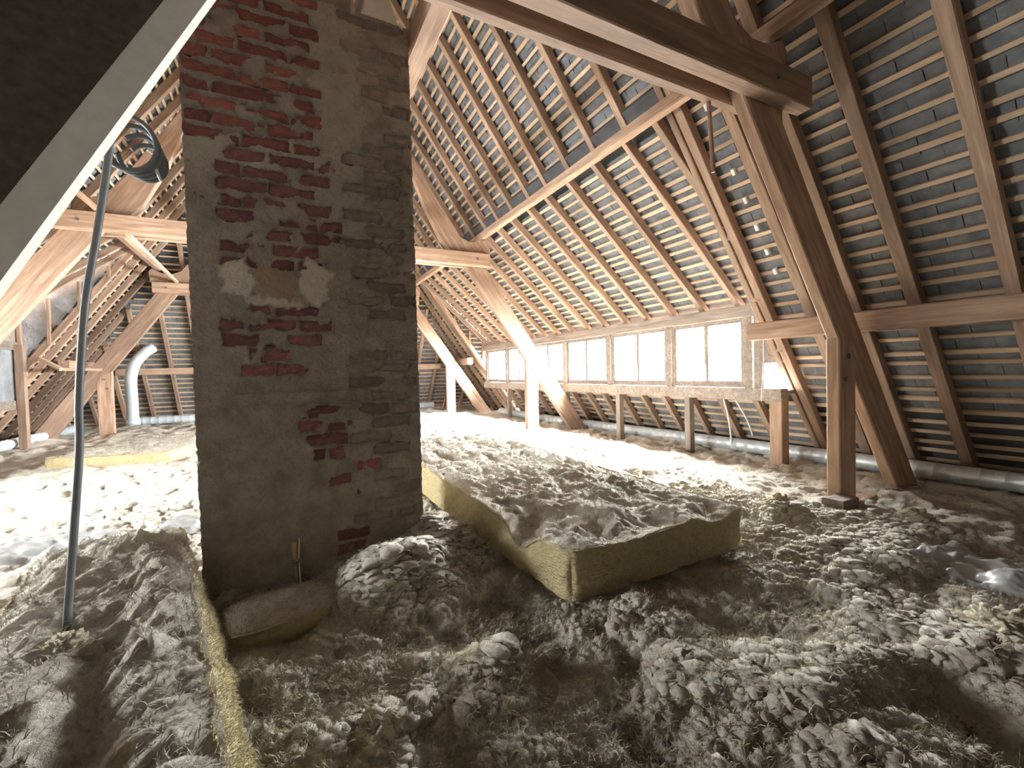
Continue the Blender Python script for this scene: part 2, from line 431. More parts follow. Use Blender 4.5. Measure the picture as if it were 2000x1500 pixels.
cheek('wall_cheek_near_right',0,YD0-.1,False,'triangular dormer cheek beside the nearest window')
cheek('wall_cheek_near_left',1,YD0-.1,False,'triangular dormer cheek out of the view')

# ------------------------------------------------------------------ window walls
BAYS=[3.10,4.20,5.40,6.60,7.80,8.92,10.02]
win_n=[0]
WORD=['nearest the strapped duct and boarded end','second from the boarded end','third from the boarded end','fourth from the boarded end','second from the lathed cheek','beside the lathed cheek']
def window_wall(side):
    YD1=(10.10,YDL)[side]; BAYS=([3.10,4.20,5.40,6.60,7.80,8.92,10.02],[3.10,4.1,5.1,6.1,7.1,8.1,9.1])[side]
    X=(lambda x:x) if side==0 else mx
    sd=('right','left')[side]
    root=put('wall_window_'+sd,box_me(min(X(4.44),X(4.56)),max(X(4.44),X(4.56)),YD0-.06,YD1+.05,.625,.755),M_FRAME)
    tag(root,'weathered sill beam and short studs carrying the window band' if side==0 else 'sill beam of the dormer outside the view',None,None,'structure')
    def bx(n,x0,x1,y0,y1,z0,z1,m=M_FRAME,par=root):
        return put(n,box_me(min(X(x0),X(x1)),max(X(x0),X(x1)),y0,y1,z0,z1),m,par)
    put('light_leak_board',box_me(min(X(4.5),X(5.02)),max(X(4.5),X(5.02)),YD0-.05,YD1+.1,.70,.735),M_FRAME,root)  # unseen board added to stop sky light leaking in below the sill
    if side==1: bx('end_board',4.46,4.54,5.12,YDL+.05,.72,1.56,M_FOIL); bx('head_board',4.46,4.54,YD0-.05,YDL+.05,1.64,2.12)  # added boarding over the further left bays, cuts the light from that side
    beam('head_plate',(X(4.50),YD0-.05,1.585),(X(4.50),YD1+.05,1.585),.13,.13,M_FRAME,root)
    beam('eaves_board',(X(4.60),YD0-.05,1.72),(X(4.60),YD1+.05,1.72),.03,.16,M_FRAME,root)
    for y in BAYS[:7 if side==0 else 3]: bx('window_post',4.45,4.55,y-.045,y+.045,.755,1.53)
    for y in ((3.93,5.22,6.62,7.75,8.9) if side==0 else ()): beam('stud',(X(4.5),y,-.12),(X(4.5),y,.64),.085,.085,M_FRAME,root,(0,1,0))
    beam('post',(X(4.5),2.80,-.15),(X(4.5),2.80,.66),.12,.13,M_TIMBER,root,(0,1,0),jit=.004)
    for i,y in enumerate((2.965,3.02)): bx('end_board',4.47,4.51,y-.025,y+.025,.755,1.53,M_FRAME)
    put('side_pane',box_me(X(4.50)-.003,X(4.50)+.003,2.76,2.92,.755,1.02),M_GLASS,root)
    bx('end_board',4.48,4.52,2.70,2.94,1.02,1.53,M_FRAME)
    for i in range(6 if side==0 else 2):
        y0,y1=BAYS[i]+.045,BAYS[i+1]-.045; ym=(y0+y1)/2
        win_n[0]+=1
        w=thing('window_%d'%win_n[0],(X(4.5),ym,.79),('overexposed two-leaf casement window, '+WORD[i]) if side==0 else 'two-leaf casement window in the opposite dormer out of view',None,None,'structure')
        xo,xi=4.47,4.53
        bs=[(xo,xi,y0,y0+.03,.76,1.53),(xo,xi,y1-.03,y1,.76,1.53),(xo,xi,y0+.03,y1-.03,.76,.79),(xo,xi,y0+.03,y1-.03,1.50,1.53)]
        put('frame',boxes_me([(min(X(a),X(b)),max(X(a),X(b)),c,d,e,f) for a,b,c,d,e,f in bs]),M_FRAME,w)
        for (a,b) in ((y0+.03,ym),(ym,y1-.03)):
            t=.028;xo,xi=4.48,4.515
            bs=[(xo,xi,a,a+t,.79,1.50),(xo,xi,b-t,b,.79,1.50),(xo,xi,a+t,b-t,.79,.79+t*1.4),(xo,xi,a+t,b-t,1.50-t,1.50)]
            sh=put('sash',boxes_me([(min(X(p),X(q)),max(X(p),X(q)),c,d,e,f) for p,q,c,d,e,f in bs]),M_FRAME,w)
            put('pane',box_me(X(4.497)-.002,X(4.497)+.002,a+t,b-t,.79+t,1.50-t),M_GLASS,sh)
        put('stay',tube_me([(X(4.465),ym,.83),(X(4.465),ym,1.02)],.006,6),M_STEEL,w)
window_wall(0); window_wall(1)

# floor boarding under the wool
tag(put('floor',box_me(-6,7.5,-2.7,15,-.36,-.30),M_BOARD),'boarded attic floor buried under the insulation',None,None,'structure')

# ------------------------------------------------------------------ trusses
def truss(yf, label):
    T=thing('roof_truss',(XA,yf+.04,0),label,'truss','trusses across the attic')
    zc0,zc1=2.64,2.84
    xr=3.08 if yf<3 else 2.93
    for (a,b) in ((-.11,-.005),(.085,.155)):
        o=put('collar_beam',beam_me(xr-mx(xr)+0,b-a,zc1-zc0,.008,8,.003,rnd.randint(0,999)),M_TIMBER,T,Matrix.Translation((mx(xr),yf+(a+b)/2,(zc0+zc1)/2)))
    for sgn in (0,1):
        X=(lambda x:x) if sgn==0 else mx
        inn=lambda z:3.58-(z-1.2)/TAN
        prism('strut',[(X(inn(2.95)),2.95),(X(inn(2.95)+.34),2.95),(X(inn(-.1)+.34),-.1),(X(inn(-.1)),-.1)],yf,yf+.085,M_TIMBER,T,ax=((1,-TAN),(-1,-TAN))[sgn])
        prism('post',[(X(3.59),-.15),(X(3.81),-.15),(X(3.81),.98),(X(3.76),1.12),(X(3.59),1.19)],yf-.004,yf+.088,M_TIMBER,T,ax=(0,1))
        up=[(.5,5.72),(1.776,3.9),(1.95,3.45),(2.187,2.99),(2.36,2.85),(2.98,2.84),(3.0,3.04),(2.95,3.10),(2.80,3.03),(2.64,3.02),(2.50,3.08),(2.33,3.30),(2.2,3.52),(.6,6.05)]
        prism('upper_rafter',[(X(a),b) for a,b in up],yf-.002,yf+.10,M_TIMBER,T,ax=((1,-TAN),(-1,-TAN))[sgn])
        for (bx,bz) in ((2.72,2.74),(3.70,1.05),(3.66,.88)):
            put('bolt',tube_me([(X(bx),yf-.125 if bz>2 else yf-.016,bz),(X(bx),yf+.0,bz)],.018,6),M_STEEL,T)
    prism('king_post',[(XA-.1,2.84),(XA+.1,2.84),(XA+.1,6.2),(XA-.1,6.2)],yf+.002,yf+.1,M_TIMBER,T,ax=(0,1))
    return T
truss(1.79,'dark timber truss with double collar beam, its post standing on a small block')
truss(6.45,'orange lit timber truss right behind the chimney, post in front of the windows')
truss(10.5,'farthest timber truss, its post beyond the lathed dormer cheek')

def purlin(x0,x1,z0,z1,y0,y1,label,mat=M_TIMBER):
    o=beam('purlin',((x0+x1)/2,y0,(z0+z1)/2),((x0+x1)/2,y1,(z0+z1)/2),abs(x1-x0),z1-z0,mat,None,(0,0,1),jit=.004,ch=.01)
    return tag(o,label,'beam')
purlin(4.00,4.14,1.24,1.40,-2.4,2.79,'heavy lower purlin crossing the dark truss knee beside the duct')
purlin(4.00,4.14,1.20,1.36,10.12,11.9,'short lower purlin between the farthest truss and the hip end')
purlin(2.825,2.915,3.09,3.19,-2.4,10.62,'long upper purlin running diagonally over the rafters above the windows')
purlin(mx(4.14),mx(4.0),1.22,1.38,10.0,11.9,'short purlin under the laths behind the chimney')
purlin(mx(2.915),mx(2.825),3.09,3.19,-2.4,10.62,'upper purlin on the slope behind the chimney')
purlin(.715,.835,2.845,3.0,1.7,10.7,'longitudinal tie timber beside the top of the chimney')
# sole beam and block at the near post
tag(beam('sole_beam',(3.42,1.835,-.10),(5.0,1.835,-.10),.14,.13,M_TIMBER,None,jit=.004),'dark sole beam half buried under the double-collar truss','beam')
tag(beam('wood_block',(3.40,1.74,-.01),(3.60,1.74,-.01),.14,.11,M_FRAME,None,jit=.003,seg=2),'small wooden block at the foot of the dark truss post','block')
# purlin hip
tag(beam('hip_purlin',(mx(3.9),11.95,1.2),(3.9,11.95,1.2),.12,.14,M_TIMBER,None,jit=.004),'horizontal purlin crossing the hipped end behind the farthest truss','beam')

# loose battens near the left cheek
def batten(p0,p1,w,d,label,m=M_LATH): tag(beam('wood_batten',p0,p1,w,d,m,None,jit=.002,seg=3),label,'batten')

# ------------------------------------------------------------------ chimney
CX0,CX1,CY=-.372,.700,2.55
CH=thing('brick_chimney',((CX0+CX1)/2,CY+.33,-.2),'mortar smeared red brick chimney stack rising through the insulation','chimney')
ZS=2.955
put('stack',boxes_me([(CX0+.01,CX1-.01,CY+.02,CY+.66,-.25,ZS-.004),(CX0+.012,.40,CY+.022,CY+.66,ZS-.004,7.2)],'stack'),M_MORTAR,CH)
PITCH=.0752; BL=.228
EXPO=[(-.376,2.60,-.02,3.6,0),(-.389,2.28,-.095,2.62,0),(-.389,2.11,-.16,2.30,0),(.03,2.60,.21,3.5,0),(.025,2.15,.215,2.62,0),
 (-.232,1.96,.24,2.11,1),(-.13,1.85,.05,2.0,1),(-.238,1.81,-.085,1.90,1),(.0,1.79,.244,1.91,1),(-.148,1.675,.07,1.83,1),(.114,1.70,.29,1.84,1),(-.227,1.56,.237,1.71,1),
 (-.109,1.25,.226,1.38,1),(-.24,1.20,.173,1.29,1),(-.125,1.12,.026,1.21,1),(-.16,1.03,-.058,1.12,1),(-.118,.98,.14,1.06,1),
 (.104,.74,.309,.82,1),(.09,.66,.33,.74,1),(.148,.58,.277,.66,1),(.365,.51,.45,.58,0),(.166,.38,.297,.48,1),(.36,.35,.457,.41,0),(.25,.04,.38,.16,1),
 (.45,.10,.70,3.0,2)]
nx,nz=152,int((3.05+.2)/.0072)
gx=np.linspace(CX0,CX1,nx); gz=np.linspace(-.2,ZS,nz)
U,Vv=np.meshgrid(gx,gz,indexing='ij')
wob=.030*fbm(U*9,Vv*12,2.2,4)+.012*pn(U*40,Vv*40)
smear=np.clip(fbm(U*6.5,Vv*8,9.2,4)-.10,0,1)*.16
dep=-.008-.012*fbm(U*5,Vv*5,1.1,5)-.010*np.abs(fbm(U*18,Vv*26,4.4,4))+.004*fbm(U*60,Vv*60,6.1,2)
# horizontal ledge and the smoother band
dep=np.where((Vv<.925+wob*.5)&(Vv>.86+wob)&(U>-.27)&(U<.40), dep-.016, dep)
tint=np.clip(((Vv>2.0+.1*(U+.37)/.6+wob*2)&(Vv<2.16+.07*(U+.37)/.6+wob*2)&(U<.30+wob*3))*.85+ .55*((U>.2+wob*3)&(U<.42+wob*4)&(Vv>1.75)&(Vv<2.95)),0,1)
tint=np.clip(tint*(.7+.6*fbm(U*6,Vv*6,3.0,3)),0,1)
bricks=[]
row=0; z=-.2
brick_mes=[]
for vbr in range(6):
    bm=bmesh.new(); n1,n2=9,4; L,Hh=BL-.012,PITCH-.012
    vv=[[None]*n2 for _ in range(n1)]
    for i in range(n1):
        for j in range(n2):
            e=.0 if (0<i<n1-1 and 0<j<n2-1) else .006
            vv[i][j]=bm.verts.new(((i/(n1-1)-.5)*L+rnd.gauss(0,.0015), e+rnd.gauss(0,.0022), (j/(n2-1)-.5)*Hh+rnd.gauss(0,.0012)))
    for i in range(n1-1):
        for j in range(n2-1): bm.faces.new((vv[i][j],vv[i+1][j],vv[i+1][j+1],vv[i][j+1]))
    bd=[vv[i][0] for i in range(n1)]+[vv[n1-1][j] for j in range(1,n2)]+[vv[i][n2-1] for i in range(n1-2,-1,-1)]+[vv[0][j] for j in range(n2-2,0,-1)]
    bk=[bm.verts.new((v.co.x,.07,v.co.z)) for v in bd]
    for i in range(len(bd)): bm.faces.new((bd[i],bk[i],bk[(i+1)%len(bd)],bd[(i+1)%len(bd)]))
    bmesh.ops.recalc_face_normals(bm,faces=bm.faces)
    me=bpy.data.meshes.new('brick'); bm.to_mesh(me); bm.free(); brick_mes.append(me)
meshes={}
while z<ZS-.04:
    off=0 if row%2 else BL/2
    x=CX0-off
    zc=z+PITCH/2
    while x<CX1-.03:
        a,b=max(x,CX0),min(x+BL,CX1)
        xc=(a+b)/2
        if b-a>.05:
            hit=None
            for (ex0,ez0,ex1,ez1,kd) in EXPO:
                ov=min(b,ex1)-max(a,ex0); oz=min(zc+.03,ez1)-max(zc-.03,ez0)
                if ov>.35*(b-a) and oz>.028: hit=kd; break
                if ov>.04 and oz>.028 and hit is None: hit=kd
            if hit==2 and rnd.random()<.22: hit=None
            if hit is not None and -.03<a-CX0+.03: bricks.append((a,b,zc,hit))
        x+=BL
    z+=PITCH; row+=1
for (a,b,zc,kd) in bricks:
    lo,hi=a+.005,b-.005
    ex=[e for e in EXPO if e[4]==kd and zc>e[1]-.02 and zc<e[3]+.02]
    if ex and kd!=2:
        lo=max(lo,min(e[0] for e in ex)-.02); hi=min(hi,max(e[2] for e in ex)+.02)
    m=np.minimum(np.minimum(U-lo,hi-U),np.minimum(Vv-(zc-PITCH/2+.006),(zc+PITCH/2-.006)-Vv))
    t=m+wob*.55-smear*(1.0 if kd!=2 else .5)-.001
    dep=np.where(t>0, dep+(.026 if kd!=2 else .024)*np.clip(t/.005,0,1), dep)
pl=np.clip(4*(1-np.hypot((U+.165)/.085,(Vv-1.485)/.105)+wob*20),0,1)
pl=np.maximum(pl,np.clip(4*(1-np.hypot((U-.165)/.095,(Vv-1.49)/.12)+wob*20),0,1)); pl=np.maximum(pl,np.clip(4*(1-np.hypot((U-.0)/.14,(Vv-1.39)/.05)+wob*24),0,1))
tanp=np.clip(4*(1-np.maximum(np.abs(U-.0)/.10,np.abs(Vv-1.475)/.085)+wob*24+.6*pn(U*45,Vv*6,3.3)),0,1)*(.75+.5*pn(U*30,Vv*8,1.3))
keep=np.maximum(pl,tanp)
dep=dep*(1-keep)+keep*(-.022+.012*fbm(U*16,Vv*16,7.7,3)); pl=pl*(1-tanp)
edge=np.minimum(U-CX0,CX1-U)
xx=U+np.where(edge<.001,.006*pn(U*3,Vv*30,5.5)+.004*pn(U*3,Vv*80,6.5),0)
me=grid_me(np.stack([xx.ravel(),(CY+dep).ravel(),Vv.ravel()],1),nx,nz,'mortar')
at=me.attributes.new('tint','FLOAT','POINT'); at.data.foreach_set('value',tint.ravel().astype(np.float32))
for nm_,arr in (('plaster',pl),('tan',tanp)):
    a_=me.attributes.new(nm_,'FLOAT','POINT'); a_.data.foreach_set('value',arr.ravel().astype(np.float32))
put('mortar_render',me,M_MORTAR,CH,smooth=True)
for i,(a,b,zc,kd) in enumerate(bricks):
    key=(i%6,kd)
    if key not in meshes: meshes[key]=brick_mes[i%6].copy()
    xc=(a+b)/2; sc=(b-a)/BL
    mw=Matrix.Translation((xc,CY+rnd.uniform(-.004,.003),zc))@Matrix.Rotation(rnd.uniform(-.012,.012),4,'Y')@Matrix.Diagonal((sc,1,1,1))
    put('brick',meshes[key],M_BRICK[kd],CH,mw)
for hx in (-.121,.093):
    put('fixing_hole',tube_me([(hx,CY-.034,1.52),(hx,CY-.01,1.52)],.012,8),M_STEEL,CH)
# crumpled white paper sack on the chimney shoulder
def crumple(name,x0,x1,y0,y1,zf,mat,label,cat,nx=40,ny=40,fold=.03,sc=9,seed=0.0,floor=None,tuck=.0):
    gx=np.linspace(x0,x1,nx);gy=np.linspace(y0,y1,ny);A0,B0=np.meshgrid(gx,gy,indexing='ij')
    e=np.clip(np.minimum(np.minimum(A0-x0,x1-A0),np.minimum(B0-y0,y1-B0))/.05,0,1)
    A=A0+.04*pn(A0*4,B0*4,seed+3); B=B0+.04*pn(A0*4,B0*4,seed+5)
    z=zf(A,B)+fold*np.abs(pn(A*sc+seed,B*sc))*1.6+fold*.5*np.abs(pn(A*sc*2.3+seed,B*sc*2.3))
    if floor is not None: z=floor+(z-floor)*e          # every edge comes down on the shelf it lies on
    z=z-tuck*(1-e)
    me=grid_me(np.stack([A.ravel(),B.ravel(),z.ravel()],1),nx,ny,name)
    o=put(name,me,mat)
    return tag(o,label,cat) if label else o
crumple('paper_sack',.425,.675,CY+.005,CY+.35,lambda a,b:ZS+.01+.34*np.clip((b-CY-.01)/.12,0,1)**.7*(.7+.6*pn(a*6,b*4,2.0)),M_PAPER,'crumpled white paper sack lying on the chimney shoulder','sack',fold=.06,sc=7,floor=ZS-.006)
# capped steel pipe stub in front of the chimney
PS=thing('pipe_stub',(.026,CY-.07,-.16),'thin steel pipe stub with brass valve at the foot of the chimney','pipe')
tube('pipe',[(.026,CY-.06,-.2),(.026,CY-.06,.07)],.011,M_STEEL,PS,n=1)
tube('valve',[(.026,CY-.06,.065),(.026,CY-.06,.085)],.02,M_STEEL,PS,n=1)
tube('nozzle',[(.022,CY-.06,.08),(.022,CY-.06,.17)],.014,M_TAN,PS,n=1)
tube('wire',[(.045,CY-.065,.19),(.04,CY-.07,.08),(.043,CY-.075,-.05),(.045,CY-.075,-.2)],.003,M_WHITECABLE,PS)

# ------------------------------------------------------------------ sloping panel beside the camera
d1=Vector((.354,.276,.894)).normalized()
foot=Vector((-1.275,1.089,-.2))
def panel():
    R=thing('sloping_panel',foot,'dark lining board with broad pale plastered edge leaning up past the chimney','panel')
    P0=foot; Lp=3.165        # ends under the near collar beam
    e=Vector((-1.0,-.25,0)); th=Vector((0,.05,0))
    V=[P0+d1*t+e*q+th*r for t in (0,Lp) for q in (0,1.9) for r in (0,1)]
    F=[(0,1,3,2),(4,6,7,5),(0,4,5,1),(2,3,7,6),(0,2,6,4),(1,5,7,3)]
    put('lining_board',from_vf('board',V,F),M_PANEL,R)
    e2=Vector((.078,.04,0))
    V=[P0+d1*t+a for t in (0,Lp) for a in (Vector((.0005,-.001,0)),Vector((.0005,.06,0)),e2+Vector((-.005,.06,0)),e2)]
    F=[(0,3,2,1),(4,5,6,7),(0,4,7,3),(3,7,6,2),(2,6,5,1),(1,5,4,0)]
    put('plaster_edge',from_vf('edge',V,F),M_EDGE,R)
panel()

# ------------------------------------------------------------------ cables, ducts
tag(tube('grey_conduit',[(-.43,1.957,2.72),(-.42,1.967,2.58),(-.41,1.962,2.40),(-.44,1.93,2.15),(-.487,1.97,1.95),(-.50,2.0,1.80),(-.545,2.0,1.50),(-.586,2.0,1.25),(-.612,2.0,.95),(-.618,2.0,.78),(-.64,1.99,.50),(-.666,1.98,.20),(-.67,1.97,.10)],.0115,M_CABLE,k=10),'grey plastic conduit hanging down into the dusty batt','cable')
CO=thing('cable_coil',(-.45,2.35,1.85),'coiled grey cables hung up behind the pale plaster edge','cable')
for i in range(4):
    R0=.095-.010*i; P=[]
    for j in range(19):
        a=math.radians(-200+j*17+12*i); P.append((-.53+.015*i+R0*math.cos(a)*1.0,2.35+.03*i,1.975-.012*i+R0*math.sin(a)*1.15))
    tube('cable_loop',P,.010,M_CABLE,CO,k=7,n=3)
tube('cable_tail',[(-.53,2.35,2.085),(-.50,2.25,2.16),(-.47,2.09,2.30),(-.46,2.0,2.48),(-.465,1.957,2.70)],.010,M_CABLE,CO,k=7)
tube('cable_loop',[(-.47,2.37,1.97),(-.44,2.38,1.95),(-.445,2.38,1.90),(-.43,2.38,1.85)],.006,M_WHITECABLE,CO,k=6)

def duct(name,P0,P1,r,label,mat,ring=.14,coup=()):
    P0=Vector(P0);P1=Vector(P1);L=(P1-P0).length
    D=thing(name,P0,label,'duct')
    pts=[];rad=[];n=int(L/ring)
    for i in range(n+1):
        for (dt,dr) in ((0,0),(.42,0),(.46,.0025),(.5,.0025),(.54,0)):
            t=(i+dt)*ring
            if t<L: pts.append(P0.lerp(P1,t/L)); rad.append(r+dr)
    me=tube_me(pts,r,24,rad); put('spiral_tube',me,mat,D,smooth=True)
    for c in coup:
        a=P0.lerp(P1,c/L);b=P0.lerp(P1,(c+.12)/L); put('coupling',tube_me([a,a,b,b],r,24,[r+.001,r+.007,r+.007,r+.001]),mat,D,smooth=True)
    return D
duct('metal_duct',(4.93,-.6,.075),(4.90,6.95,.01),.075,'long galvanised spiral duct lying along the eaves under the windows',M_ZINC,coup=(2.7,4.4,5.6))
duct('metal_duct',(4.72,7.1,.03),(4.66,9.75,.06),.075,'shorter galvanised duct beyond the orange lit truss',M_ZINC,coup=(1.2,))
duct('metal_duct',(-3.72,8.4,.10),(-3.70,12.0,.09),.075,'dull grey duct along the eaves behind the chimney side',M_ZINC_D,coup=(1.7,))
duct('metal_duct',(-2.95,12.35,.13),(3.9,12.5,.10),.085,'grey duct crossing the floor below the hipped end',M_ZINC_D,coup=(1.0,3,5))
E1=thing('elbow_duct',(-2.72,11.5,.1),'pale vertical duct bend rising beside the far post behind the chimney','duct')
tube('bend',[(-2.72,11.5,.2),(-2.72,11.5,.6),(-2.72,11.5,1.05),(-2.66,11.55,1.35),(-2.52,11.65,1.58),(-2.40,11.76,1.70)],.10,M_ZINC_D,E1,k=20)
tube('collar',[(-2.72,11.5,.12),(-2.72,11.5,.24)],.12,M_ZINC_D,E1,k=20,n=1)
ST=thing('duct_strap',(4.8,3.6,.02),'white strap looped under the galvanised duct from the sill','strap')
tube('strap',[(4.58,3.50,.61),(4.72,3.55,.40),(4.83,3.6,.16),(4.835,3.6,.06),(4.87,3.6,-.01),(4.95,3.6,-.02)],.011,M_WHITECABLE,ST)
tube('strap',[(4.60,3.36,.61),(4.80,3.36,.36),(4.90,3.36,.17)],.010,M_WHITECABLE,ST)
tag(tube('hanging_string',[(4.02,2.64,1.25),(4.03,2.645,1.05),(4.00,2.64,.85),(3.99,2.645,.66)],.006,M_WHITECABLE),'frayed string hanging from the heavy lower purlin','string')
tag(put('hanging_rod',tube_me([(2.405,1.92,2.66),(2.43,1.925,2.45),(2.456,1.93,2.22)],.014,6),M_TIMBER),'thin brown rod hanging below the double collar beam','rod')
for i,s in enumerate((.10,.66,.92,1.18,1.42,1.62)):
    p=Vector((2.98,2.50,3.15))+Vector((1/LN,0,-TAN/LN))*s+Vector((TAN/LN,0,1/LN))*.075
    tag(beam('white_cleat',p,p+Vector((.03,0,-.045)),.035,.035,M_WHITEPLASTIC,None,seg=1,jit=.001),('highest','second','third','fourth','fifth','lowest')[i]+' small white cleat going down the double trimmer from the collar beam','cleat','white cleats beside the trimmer')
# battens and block on the left
batten((-1.46,6.33,2.617),(-1.72,10.48,2.862),.05,.045,'thin batten slanting below the collar beam behind the chimney')
batten((-3.37,9.58,1.40),(-3.05,9.36,1.215),.06,.05,'short pale offcut jutting out below the foil cheek')
batten((-3.06,9.38,1.215),(-2.90,10.51,1.23),.05,.05,'dark short rail between laths and far post behind the chimney',M_RAFTER)
batten((-1.90,6.38,3.06),(-1.72,6.38,2.87),.08,.06,'stubby block of wood leaning above the collar beam')
tag(beam('stone_block',(-2.09,6.375,2.94),(-1.95,6.375,2.94),.13,.205,M_STONE,None,jit=.008,seg=3),'mossy grey block sitting on the collar beam end','block')
tag(beam('eaves_post',(mx(4.385),9.47,-.1),(mx(4.385),9.47,1.60),.10,.10,M_RAFTER,None,(0,1,0)),'upright post at the edge of the foil lined cheek','post')

# ------------------------------------------------------------------ insulation
def gauss(x,y,cx,cy,rx,ry): return np.exp(-((x-cx)/rx)**2-((y-cy)/ry)**2)
def hbase(x,y):
    h=-.045+0*x
    h+=.17*gauss(x,y,.42,2.18,.30,.26)+.13*gauss(x,y,.82,2.45,.16,.20)+.10*gauss(x,y,.72,2.62,.2,.2)
    h-=.10*gauss(x,y,.02,2.25,.25,.35)+.06*gauss(x,y,.85,1.75,.22,.3)
    h+=.07*gauss(x,y,.35,1.35,.25,.35)+.08*gauss(x,y,1.15,1.02,.14,.14)+.09*gauss(x,y,1.5,.75,.35,.22)+.10*gauss(x,y,.62,1.36,.12,.10)
    h+=.10*gauss(x,y,2.1,.55,.25,.3)-.07*gauss(x,y,1.72,.62,.12,.12)+.06*gauss(x,y,2.75,1.2,.5,.3)
    h+=.10*gauss(x,y,3.0,1.82,.14,.18)+.05*gauss(x,y,3.4,1.3,.3,.3)
    h+=.07/(1+np.exp(-(y-4.2)*3))*(1/(1+np.exp((x-3.75)*8)))
    h+=.05*gauss(x,y,-1.2,3.2,.8,.7)
    return h
_wj=np.random.RandomState(3).rand(256,256,2)
def worley(x,y):
    xi=np.floor(x).astype(int);yi=np.floor(y).astype(int);best=np.full(x.shape,9.0)
    for i in (-1,0,1):
        for j in (-1,0,1):
            c=_wj[(xi+i)&255,(yi+j)&255]
            dd=(xi+i+c[...,0]-x)**2+(yi+j+c[...,1]-y)**2
            best=np.minimum(best,dd)
    return best
def fluff(x,y,o=5,warp=.10):
    wx=warp*fbm(x*2.6,y*2.6,1.7,3); wy=warp*fbm(x*2.6,y*2.6,8.1,3)
    a=x+wx; b=y+wy
    a=a+.030*fbm(a*11,b*11,2.9,2); b=b+.030*fbm(a*11,b*11,5.9,2)
    h=.060*fbm(a*1.7,b*1.7,3.3,3)
    amp=.075; f=4.2
    for i in range(o):
        n=pn(a*f,b*f*(.85+.1*i),i*3.1+.5)
        h=h+amp*(np.abs(n)-.22)
        amp*=.60; f*=2.05
    mk=np.clip(.95+1.4*fbm(x*1.5,y*1.5,21.0,2),.6,1.4)
    a2=a+.020*fbm(a*24,b*24,4.2,3); b2=b+.020*fbm(a*24,b*24,9.2,3)
    if o>5: h=h+.018*fbm(a*50,b*44,2.4,3)
    m1=np.clip(.5+1.6*fbm(x*1.1,y*1.1,33.0,2),0,1)
    def rotw(t,fa,fb):
        c_,s_=math.cos(t),math.sin(t); return worley((a2*c_+b2*s_)*fa,(-a2*s_+b2*c_)*fb)
    h=h+mk*.042*(.45-worley(a2*7,b2*6))
    if o>3: h=h+mk*.034*(.4-(m1*rotw(.5,7,19)+(1-m1)*rotw(-.9,7,18)))
    if o>4: h=h+mk*.017*(.4-(m1*rotw(.8,19,46)+(1-m1)*rotw(-.6,18,44)))+.003*(.4-worley(a2*42,b2*40))
    if o>5: h=h+.005*(.4-rotw(.2,50,100))
    return h
BATTS=[]
def patch(x0,x1,y0,y1,st,o):
    nx=int((x1-x0)/st)+1;ny=int((y1-y0)/st)+1
    X,Y=np.meshgrid(np.linspace(x0,x1,nx),np.linspace(y0,y1,ny),indexing='ij')
    h=hbase(X,Y)+fluff(X,Y,o)
    gx_,gy_=np.gradient(h,st,st)
    k=np.clip(.012,0,st*1.5)
    sm=np.clip(h+.03,-.05,.12)
    Xd=X-np.clip(gx_,-1.5,1.5)*sm*.28; Yd=Y-np.clip(gy_,-1.5,1.5)*sm*.28
    # flatten to the mother edges so patches meet
    return X,Y,Xd,Yd,h,nx,ny
WO=None
specs=[(-1.0,3.4,.0,2.72,.0056,7),(-2.2,-.99,-.4,4.4,.0125,5),(3.39,4.6,-.4,4.4,.0125,5),(-1.0,3.4,2.71,4.4,.0105,5),(-1.0,3.4,-.4,.01,.03,4),(-2.2,4.6,4.38,9.0,.022,5),(-4.3,-2.18,-.4,9.0,.04,4),(4.58,5.16,-.4,9.0,.03,4),(-4.3,5.16,8.97,12.95,.045,4),(-4.3,5.16,-2.44,-.38,.06,3)]
WO=thing('loose_insulation',(.5,3,-.3),'crumpled dusty glass wool covering the whole attic floor','insulation',None,'stuff')
for i,(a,b,c,d,st,o) in enumerate(specs):
    X,Y,Xd,Yd,h,nx,ny=patch(a,b,c,d,st,o)
    me=grid_me(np.stack([Xd.ravel(),Yd.ravel(),h.ravel()],1),nx,ny,'wool')
    tag(put('wool_layer',me,M_WOOL,WO,smooth=True),None,None,None,'stuff')
    if i==0: NEAR=(X,Y,Xd,Yd,h)
